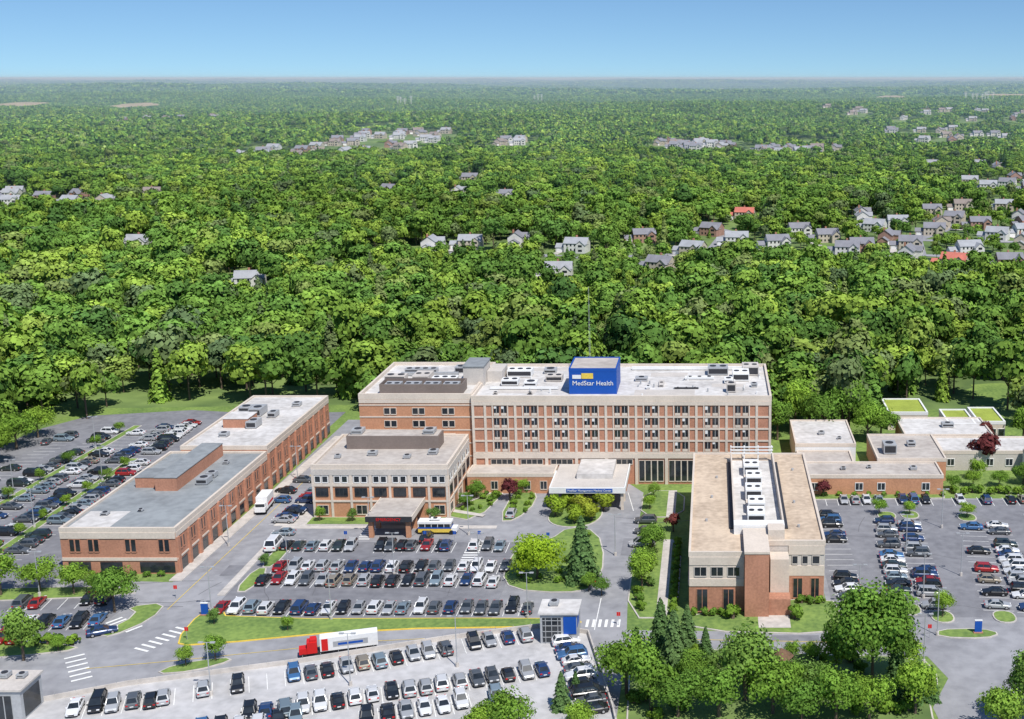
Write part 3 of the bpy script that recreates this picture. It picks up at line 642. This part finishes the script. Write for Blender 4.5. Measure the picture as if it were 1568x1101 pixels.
def text(s,x,y,z,size,m,par,rot=(R(90),0,0)):
    c=bpy.data.curves.new("sign_text",'FONT'); c.body=s; c.size=size; c.extrude=.03; c.align_x='CENTER'; c.align_y='CENTER'; c.materials.append(m)
    o=bpy.data.objects.new("sign_text",c); scene.collection.objects.link(o); o.location=(x,y,z); o.rotation_euler=rot; o.parent=par
text("MedStar Health",-27.5,272.1,23.0,1.5,white,he); text("MedStar Montgomery Medical Center",-26.5,250.08,4.65,.62,white,he)
A=Bld("radio_mast")
for k in range(3):
    a=k*2.09; A.cyl('leg',metal,(-30+.25*math.cos(a),291+.25*math.sin(a),HZ),(-30+.08*math.cos(a),291+.08*math.sin(a),42.5),.03,.02,4)
for z in np.arange(HZ+1,42.5,1.8):
    r=.25-(z-HZ)/22.6*.17
    for k in range(3):
        a=k*2.09;b_=(k+1)*2.09; A.cyl('brace',metal,(-30+r*math.cos(a),291+r*math.sin(a),z),(-30+r*math.cos(b_),291+r*math.sin(b_),z+.9),.015,.015,3)
A.build()
# ------------------------------------------------------------------ emergency wing
E=Bld("emergency_wing"); x0,x1,y0,y1,h=-85,-56,246,269,11.4
E.box('walls',brick2,x0,x1,y0,y1-.3,-.5,h-.05); E.box('roof',taupe,x0+.05,x1-.05,y0+.05,y1-.35,h-.05,h+.02); E.parapet(x0,x1,y0,y1-.3,h,beige,h=.5)
for face,pl,a0,a1 in(('S',y0,x0,x1),('E',x1,y0,y1-.5)):
    E.fb('bands',grey_c,face,pl,a0+.02,a1-.02,9.6,h-.5,.2); E.fb('bands',beige,face,pl,a0+.02,a1-.02,7.1,7.7,.2); E.fb('bands',beige,face,pl,a0+.02,a1-.02,3.6,4.0,.2)
    n=int((a1-a0)/4.1); st=(a1-a0)/n
    for i in range(n+1):
        c=min(max(a0+i*st,a0+.3),a1-.3); E.fb('piers',beige,face,pl,c-.3,c+.3,7.7,9.6,.18); E.fb('piers',beige,face,pl,c-.25,c+.25,4.0,7.1,.18); E.fb('piers',beige,face,pl,c-.25,c+.25,0,3.6,.18)
    for i in range(n):
        a=a0+i*st+.6; b_=a0+(i+1)*st-.6
        E.fb('upper_panels',grey_c,face,pl,a-.29,b_+.29,7.7,9.6,.03)
        m_=(a+b_)/2
        E.win(face,pl,a+.15,m_-.25,8.0,9.3,.07,0,fr=white); E.win(face,pl,m_+.25,b_-.15,8.0,9.3,.07,0,fr=white)
        E.win(face,pl,a+.25,b_-.25,5.0,6.6,.06,2,fr=darkm)
        if i%2==0: E.win(face,pl,a+.4,b_-.4,.9,2.8,.06,1,fr=beige)
x0,x1,y0,y1=-81,-60.5,258.5,263.5
E.box('mechanical_screen',brownmetal,x0,x1,y0,y1,h,h+3.0); E.box('screen_deck',taupe,x0+.3,x1-.3,y0+.3,y1-.3,h+3.0,h+3.05)
for x in(-79,-63): E.hvac(x,261,h+3.05,2.5,3,1,metal)
for x,y,ww,d,hh in((-81,252,1.2,1.2,.8),(-74,254,2,1.5,1),(-66,252,1.5,1.5,.8),(-61,255,2,2,1)): E.hvac(x,y,h,ww,d,hh)
E.box('canopy_roof',taupe,-70.3,-61.2,234,245.7,4.3,4.6); E.box('canopy_fascia',darkm,-70.5,-61,233.8,234,3.6,4.75); E.box('canopy_fascia',beige,-70.5,-70.3,234,245.7,3.6,4.75);E.box('canopy_fascia',beige,-61.2,-61,234,245.7,3.6,4.75)
for x in(-69.6,-62):
    for y in(234.8,240): E.box('canopy_columns',brick2,x-.45,x+.45,y-.45,y+.45,0,4.3)
ee=E.build(); text("EMERGENCY",-65.75,233.76,4.15,.9,redp,ee)
# ------------------------------------------------------------------ medical office (left)
M=Bld("medical_office_building")
M.box('walls',brick,-122.8,-101,216,264,-.5,8.75); M.box('roof',greyroof,-122.75,-101.05,216.05,263.95,8.75,8.82); M.parapet(-122.8,-101,216,264,8.8,beige,h=.45)
M.box('walls_rear',brick,-120.5,-100.9,264.15,309,-.5,9.95); M.box('roof_rear',memb,-120.45,-100.95,264.2,308.9,9.95,10.02); M.parapet(-120.5,-100.9,264.15,309,10,beige,h=.4)
M.fb('bands',beige,'S',216,-122.75,-101.05,7.1,8.3,.15); M.fb('bands',beige,'S',216,-122.75,-101.05,2.7,3.3,.15)
for x in(-121,-117.5,-110.5,-104.2):
    M.win('S',216,x-.1,x+.75,4.5,6.9,.05,0,fr=brick); M.win('S',216,x+1,x+1.85,4.5,6.9,.05,0,fr=brick)
for x in(-121.5,-115.5,-108,-103.8): M.fb('windows',glass,'S',216,x-.2,x+(4 if x<-105 else 2.2),.3,2.4,.05)
def eastface(y0,y1,pl,ht):
    n=round((y1-y0)/4.6); st=(y1-y0)/n
    M.fb('bands',beige,'E',pl,y0+.05,y1-.05,ht-1.5,ht-.5,.12); M.fb('bands',beige,'E',pl,y0+.05,y1-.05,2.9,3.25,.12)
    for i in range(n):
        a=y0+i*st
        M.fb('piers',brick,'E',pl,a+.1,a+.9,-.2,ht-1.5,.4)
        M.win('E',pl,a+1.7,a+2.3,4.6,6.8,.05,0,fr=brick); M.win('E',pl,a+2.9,a+3.5,4.6,6.8,.05,0,fr=brick)
        M.fb('windows',glass,'E',pl,a+1.2,a+4.2,.2,2.5,.05)
eastface(216,264,-101,8.8); eastface(264.2,309,-100.9,10)
M.box('penthouse',brick,-114.5,-110,238,262,8.82,11.6); M.box('penthouse_cap',greyroof,-114.6,-109.9,237.9,262.1,11.6,11.75); M.box('penthouse_low',brick,-119.5,-114.5,240,246,8.82,11.0); M.box('penthouse_low_cap',greyroof,-119.6,-114.6,239.9,246.1,11.0,11.12)
M.box('penthouse_rear',brick,-117,-111,280,286,10,12.2); M.box('penthouse_rear_cap',memb,-117.1,-110.9,279.9,286.1,12.2,12.35)
for x,y,ww,d,hh in((-106.5,243,2.4,3,1.4),(-106.5,247,2,2,1.2),(-107,256,1.2,1.2,.7),(-118,224,1.4,1.4,.6),(-112,226,1,1,.5)): M.hvac(x,y,8.82,ww,d,hh)
for x,y,ww,d,hh in((-113,292,3,5,2),(-110,281,2.5,4,1.8),(-108.5,290,2,3,1.4),(-117,295,3,3,1.4),(-106,300,2,2,1),(-114,273,2,2,1)): M.hvac(x,y,10,ww,d,hh)
M.box('roof_patch',memb,-121.8,-114,217.2,226,8.82,8.85)
M.build()
# ------------------------------------------------------------------ physicians building (right)
Rb=Bld("physicians_building"); h=10.9
Rb.box('walls',brick,-4,7,199,256,-.5,h-.05); Rb.box('walls',grey_c,7.05,20.2,204.3,255.9,-.5,h-.06)
Rb.box('roof',gravel,-3.95,6.95,199.05,255.9,h-.05,h+.02); Rb.box('roof',gravel,7.05,20.1,204.4,255.8,h-.06,h+.01)
Rb.parapet(-4,7.0,199,256,h,beige,h=.45,t=.35); Rb.box('parapet',beige,7.1,20.3,204.2,204.7,h-.5,h+.45);Rb.box('parapet',beige,19.85,20.3,204.75,255.9,h-.5,h+.45);Rb.box('parapet',beige,7.1,19.8,255.5,256,h-.5,h+.45)
Rb.fb('bands',beige,'S',199,-3.95,5.6,8.9,h-.5,.15); Rb.fb('bands',beige,'S',199,-3.95,5.6,5.0,6.4,.15); Rb.fb('upper_panels',beige,'S',199,-3.95,5.6,6.4,8.9,.04)
for i in range(3): Rb.win('S',199,-3+i*2.9,-1+i*2.9,6.9,8.5,.08,1,fr=grey_c)
Rb.win('S',199,-2.6,-.8,.3,4.4,.06,1,fr=brick); Rb.win('S',199,2,3.8,.3,4.4,.06,1,fr=brick)
Rb.box('stair_tower',brick,5.7,9.9,196.8,208,-.3,h+.9); Rb.box('stair_tower_cap',beige,5.6,10,196.7,208.1,h+.9,h+1.3)
Rb.box('entry_tower',beige,10.3,13.6,200.5,204.1,-.2,9.3); Rb.win('S',200.5,10.9,13,.2,2.6,.06,1,fr=darkm); Rb.box('entry_wall',brick,9.95,13.7,197.4,200.3,-.2,3.2)
Rb.fb('bands',beige,'S',204.3,13.7,20.1,8.7,h-.5,.15); Rb.fb('bands',beige,'S',204.3,13.7,20.1,4.7,6.6,.15); Rb.fb('brick_base',brick,'S',204.3,13.7,20.1,0,4.7,.1)
Rb.win('S',204.3,14.4,15.3,7,8.4,.08,0,fr=grey_c);Rb.win('S',204.3,16.2,17.1,7,8.4,.08,0,fr=grey_c);Rb.win('S',204.3,18,19.2,7,8.4,.08,0,fr=grey_c)
Rb.win('S',204.3,14.6,16.2,.5,4.2,.14,1,fr=brick);Rb.win('S',204.3,17.8,19.2,.5,4.2,.14,1,fr=brick)
Rb.box('west_panels',beige,-4.15,-4.0,199.2,255.5,5,6.2)
Rb.box('court_floor',memb,4.4,12.85,211.1,251.5,h+.05,h+.1)
for a,b_,c,d in((4,4.3,211,251.55),(12.9,13.2,211,251.55)): Rb.box('court_screen',beige,a,b_,c,d,h,h+1.9)
Rb.box('court_front',white,4,13.2,208.3,210.95,h,h+1.8); Rb.box('front_penthouse',beige,10.05,13,204.8,208.2,h+.02,h+2.2)
Rb.box('court_gutter',darkm,3.2,3.95,211,250,h+.03,h+.3); Rb.box('court_gutter',darkm,13.25,14,211,250,h+.03,h+.3)
for i,y in enumerate((214.5,220.5,228,236,243)): Rb.hvac(8.2+.3*(i%2),y,h+.1,3.2,4.6,2.3,white,2)
for z in(h+1.6,h+2.3,h+3.0): Rb.box('rear_screen_rails',white,4,13.2,251.6,251.75,z,z+.25)
for x in(4.1,7,10,12.9): Rb.box('rear_screen_posts',white,x-.12,x+.12,251.76,252,h,h+3.4)
for x,y in((-1,215),(1,240),(16,225),(17,245),(16,212),(0,228)): Rb.cyl('roof_drains',metal,(x,y,h),(x,y,h+.5),.25,.25,8)
Rb.build()
# ------------------------------------------------------------------ low wings at the right
Lw=Bld("outpatient_wing")
def blk(x0,x1,y0,y1,h,rm,wm=brick2,band=beige,win_=True,ph=.35):
    Lw.box('walls',wm,x0,x1,y0,y1,-.5,h-.05); Lw.box('roof',rm,x0+.05,x1-.05,y0+.05,y1-.05,h-.05,h+.02); Lw.parapet(x0,x1,y0,y1,h,band,h=ph,t=.3)
    if win_:
        n=int((x1-x0)/4.5)
        for i in range(n):
            a=x0+1.3+i*(x1-x0-1)/max(n,1)
            if i%3!=1: Lw.win('S',y0,a,a+1.6,1.3,2.9,.05,1,fr=white)
blk(21,52,260.3,270,4.5,taupe); blk(20.3,33,270.3,279,4.4,taupe,win_=False); blk(20,34.5,279.3,300,6,memb,white); blk(38.5,54.5,270.3,290,5.2,taupe); blk(48,70,290.3,306,5,memb)
blk(55,84,278,290,4.6,memb,grey_c); blk(74,98,262,277,5.5,greyroof,white)
for x,y,z,ww,d,hh in((42,276,5.2,3,4,2.4),(48,281,5.2,2,2,1.2),(27,288,6,1.5,1.5,.8),(31,284,6,1,1,.6),(64,284,4.6,2,2,1),(60,298,5,3,2,1.2),(46,265,4.5,1.5,1.5,.8),(30,265,4.5,1.2,1.2,.6),(36,266,4.5,1,1,.6)): Lw.hvac(x,y,z,ww,d,hh)
Lw.build()
G=Bld("green_roof_pavilion")
for x0,x1,y0,y1 in((47,57.5,312,326),(61,68,301,315),(69,76,303,317)):
    G.box('walls',beige,x0,x1,y0,y1,-.5,4.6); G.box('sedum_roof',sedum,x0+.4,x1-.4,y0+.4,y1-.4,4.6,4.75); G.parapet(x0,x1,y0,y1,4.7,white,h=.35,t=.4); 
    for i in range(3): G.win('S',y0,x0+1+i*2.1,x0+2.5+i*2.1,1,3,.05,0,fr=white)
G.build()
# ------------------------------------------------------------------ parking deck
D=Bld("parking_deck"); dp=[(-118,130),(-104,162),(-99,165.2),(-89,170),(-66,177),(-43,185.6),(-29,189.8),(-20.6,187.5),(-14.6,163),(-8,130)]
D.prism('slab',brick2,dp,-1,1.2); D.prism('deck_top',deckc,offset(dp,-.15),1.2,1.5)
for i in range(len(dp)-1):
    a=Vector(dp[i]);b_=Vector(dp[i+1]); u=(b_-a).normalized(); nn=Vector((-u.y,u.x))
    c=[a+nn*.15,b_+nn*.15,b_-nn*.1,a-nn*.1]; D.prism('parapet_wall',conc,[tuple(q) for q in c],1.5,2.25)
    k=int((b_-a).length/2.5)
    for j in range(k): 
        p=a+(b_-a)*((j+.5)/k); D.cyl('rail_posts',metal,(p.x,p.y,2.25),(p.x,p.y,2.65),.04,.04,4)
D.build()
T=Bld("stair_tower")
T.box('walls',metal,-28,-22,184,189,1.52,6.6); T.box('roof',memb,-28.3,-21.7,183.7,189.3,6.6,6.9); T.box('louvre_glazing',glass,-27.6,-24.6,183.93,184.05,1.8,6.0); T.box('sign_panel',blue,-24.2,-22.1,183.9,184.02,3.2,6.2); T.box('sign_panel_side',blue,-22.03,-21.95,184.3,187,4.2,6.2)
for z in(2.6,3.6,4.6,5.5): T.box('mullions',metal,-27.6,-24.6,183.86,183.94,z,z+.1)
for x in(-27.1,-26.1,-25.1): T.box('mullion_posts',metal,x-.05,x+.05,183.8,183.85,1.8,6)
T.hvac(-26,187,6.9,1.5,1.5,.8); T.build()
T=Bld("stair_tower"); T.box('walls',metal,-106,-99,159.5,165,1.52,6.2); T.box('roof',grey_c,-106.3,-98.7,159.2,165.3,6.2,6.5); T.box('glazing',glass,-104.8,-100.4,159.4,159.55,1.8,5.4); T.box('side_glazing',glass,-99.05,-98.95,160.2,164.3,1.8,5.4)
T.hvac(-103,163,6.5,1.4,1.4,.8); T.hvac(-100.5,163,6.5,1.2,1.2,.7)
for x in(-103.6,-102.5,-101.4): T.box('mullions',metal,x-.06,x+.06,159.33,159.4,1.8,5.4)
T.build()
Gz=Bld("gazebo")
for k in range(6):
    a=k*math.pi/3; a2=a+math.pi/3; Gz.cyl('posts',bark,(11+1.6*math.cos(a),178+1.6*math.sin(a),0),(11+1.6*math.cos(a),178+1.6*math.sin(a),2.5),.1,.1,5)
    Gz.quad('roof',mulch,[(11+2.1*math.cos(a),178+2.1*math.sin(a),2.4),(11+2.1*math.cos(a2),178+2.1*math.sin(a2),2.4),(11,178,3.7)])
Gz.build()
def lamp(H=8.5):
    b=Bld("street_lamp"); b.cyl('base',conc,(0,0,0),(0,0,.7),.28,.28,8); b.cyl('pole',metal,(0,0,.7),(0,0,H),.1,.07,6); b.cyl('arm',metal,(-.9,0,H),(.9,0,H+.05),.05,.05,4)
    for s in(-1,1): b.box('lamp_head',metal,s*.9-.35,s*.9+.35,-.18,.18,H-.05,H+.12)
    return b.build(single=True)
lm=lamp()
for x,y,z in((-60,215.2,0),(-80,215.2,0),(-44,215.2,0),(-66,196,0),(-88,199,0),(-32,196.5,0),(-70,235,0),(-50,236,0),(38.2,225,0),(38.2,205,0),(47,215,0),(48,240,0),(62,225,0),(26,200,0),(-157,260,0),(-156,295,0),(-141.5,240,0),(-142,270,0),(-122,206,0),(-55,170,1.5),(-40,176,1.5),(-75,167,1.5),(-97,230,0),(-96.5,270,0),(38,190,0),(-19,225,0),(34,180,0)):
    put("street_lamp",lm,x,y,z)
def signm(col):
    b=Bld("traffic_sign"); b.cyl('post',metal,(0,0,0),(0,0,2.4),.04,.04,5); b.box('plate',col,-.32,.32,-.03,.0,1.7,2.4); return b.build(single=True)
sgs=[signm(redp),signm(blue),signm(white)]
for x,y,i in((-87.6,188,0),(-21,207,0),(-58,231.8,1),(-52,231.8,1),(-74,231.8,1),(-47,231.9,1),(-16,193.8,0),(-96.8,205,0),(36.5,189,0),(20,257,2),(-33,231,1)): put("traffic_sign",sgs[i],x,y,.1)
def pyl():
    b=Bld("wayfinding_sign"); b.box('panel',blue,-.6,.6,-.12,.12,.3,2.3); b.box('cap',white,-.65,.65,-.15,.15,2.3,2.45); b.box('plinth',brick,-.8,.8,-.3,.3,0,.3); return b.build(single=True)
pm=pyl()
for x,y in((-88.5,197.5),(45,190.6)): put("wayfinding_sign",pm,x,y,.1)
# ------------------------------------------------------------------ campus trees
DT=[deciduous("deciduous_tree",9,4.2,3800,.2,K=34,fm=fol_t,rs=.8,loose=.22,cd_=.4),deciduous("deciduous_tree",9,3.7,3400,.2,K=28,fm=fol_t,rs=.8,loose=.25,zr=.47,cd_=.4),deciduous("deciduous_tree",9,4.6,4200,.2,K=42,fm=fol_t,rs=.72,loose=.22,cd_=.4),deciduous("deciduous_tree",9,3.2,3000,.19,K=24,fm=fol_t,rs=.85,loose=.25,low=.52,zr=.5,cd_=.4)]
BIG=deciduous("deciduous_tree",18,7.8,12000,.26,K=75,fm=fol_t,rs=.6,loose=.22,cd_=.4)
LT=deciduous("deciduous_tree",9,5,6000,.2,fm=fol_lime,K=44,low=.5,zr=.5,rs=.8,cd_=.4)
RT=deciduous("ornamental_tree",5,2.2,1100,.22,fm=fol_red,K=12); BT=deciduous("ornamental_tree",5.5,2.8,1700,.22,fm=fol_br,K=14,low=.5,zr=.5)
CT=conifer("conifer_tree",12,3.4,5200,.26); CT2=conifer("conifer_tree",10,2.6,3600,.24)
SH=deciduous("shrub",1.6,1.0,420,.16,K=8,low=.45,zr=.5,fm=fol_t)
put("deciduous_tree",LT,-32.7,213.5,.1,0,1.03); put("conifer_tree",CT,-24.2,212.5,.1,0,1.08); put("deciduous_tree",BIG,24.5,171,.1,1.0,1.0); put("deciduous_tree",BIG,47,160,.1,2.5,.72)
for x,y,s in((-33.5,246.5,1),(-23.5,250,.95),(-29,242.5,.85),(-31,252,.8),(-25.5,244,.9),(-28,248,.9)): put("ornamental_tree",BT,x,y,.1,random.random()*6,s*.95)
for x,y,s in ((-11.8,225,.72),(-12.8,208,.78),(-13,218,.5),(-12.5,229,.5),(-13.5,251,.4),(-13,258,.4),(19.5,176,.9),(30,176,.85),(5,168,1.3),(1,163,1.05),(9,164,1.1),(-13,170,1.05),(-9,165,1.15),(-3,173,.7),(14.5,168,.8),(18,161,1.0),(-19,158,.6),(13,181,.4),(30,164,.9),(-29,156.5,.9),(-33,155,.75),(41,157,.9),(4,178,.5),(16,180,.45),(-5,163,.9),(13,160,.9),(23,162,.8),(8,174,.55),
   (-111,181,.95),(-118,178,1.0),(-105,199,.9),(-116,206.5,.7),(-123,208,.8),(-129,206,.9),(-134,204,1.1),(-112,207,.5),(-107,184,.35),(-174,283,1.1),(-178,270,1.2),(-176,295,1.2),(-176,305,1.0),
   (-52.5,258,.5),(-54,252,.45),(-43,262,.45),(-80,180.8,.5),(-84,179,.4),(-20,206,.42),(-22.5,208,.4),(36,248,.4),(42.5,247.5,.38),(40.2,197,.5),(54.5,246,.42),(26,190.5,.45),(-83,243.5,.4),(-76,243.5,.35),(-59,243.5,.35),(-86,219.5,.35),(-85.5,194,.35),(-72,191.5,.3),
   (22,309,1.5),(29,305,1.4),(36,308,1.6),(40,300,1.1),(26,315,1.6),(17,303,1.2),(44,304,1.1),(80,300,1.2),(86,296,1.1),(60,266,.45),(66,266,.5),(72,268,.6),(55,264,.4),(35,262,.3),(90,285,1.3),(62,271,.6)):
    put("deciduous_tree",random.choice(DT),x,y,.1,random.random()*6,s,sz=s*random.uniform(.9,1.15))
for y in range(244,316,13): put("deciduous_tree",random.choice(DT),-156.5,y,.1,random.random()*6,.38)
for y in range(226,288,9): put("deciduous_tree",random.choice(DT),-141.5,y,.1,random.random()*6,.33)
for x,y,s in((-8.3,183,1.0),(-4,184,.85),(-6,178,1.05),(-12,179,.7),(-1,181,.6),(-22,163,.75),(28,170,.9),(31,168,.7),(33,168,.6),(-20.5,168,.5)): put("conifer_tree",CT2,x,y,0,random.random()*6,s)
for x,y,s in((-45,257,1),(25,259,.8),(66,280,1.8),(-44,263,.7),(-8,238,.8),(70,300,1.2)): put("ornamental_tree",RT,x,y,.1,random.random()*6,s)
for x in np.arange(-3,5,1.6): put("shrub",SH,x,197.6,.15,random.random()*6,1)
for x in (16,17.6,19.2): put("shrub",SH,x,202.5,.15,x,1.1)
for x in (3.6,14.4): put("shrub",SH,x,196.3,.15,x,1.7)
for y in np.arange(198,232,2.1): put("shrub",SH,-6.8,y,.15,y,.9)
for y in np.arange(200,230,3.3): put("shrub",SH,-12.5+random.uniform(-1,1),y,.15,y,1.2)
for x in np.arange(55,73,2): put("shrub",SH,x,261+random.random(),.05,x,1.3)
for x in np.arange(22,52,3.3): put("shrub",SH,x,259.3,.15,x,.8)
for x in np.arange(-122,-102,2.6): put("shrub",SH,x,214.6,.05,x,.8)
for x in np.arange(-116,-105,2): put("shrub",SH,x,186.5,.1,x,1.3)
for i in range(16): put("shrub",SH,random.uniform(-57,-48),random.uniform(250,265),.1,i,random.uniform(.6,1.1))
for i in range(20): put("shrub",SH,random.uniform(-38,-24),random.uniform(209,237),.1,i,random.uniform(.5,1.0))
for i in range(14): put("shrub",SH,random.uniform(-44,-40),random.uniform(246,264),.1,i,random.uniform(.5,1.0))
for i in range(40): put("shrub",SH,random.uniform(-12,32),random.uniform(162,182),.1,i,random.uniform(.7,1.8))
print("cars",len(cars),"forest",n)
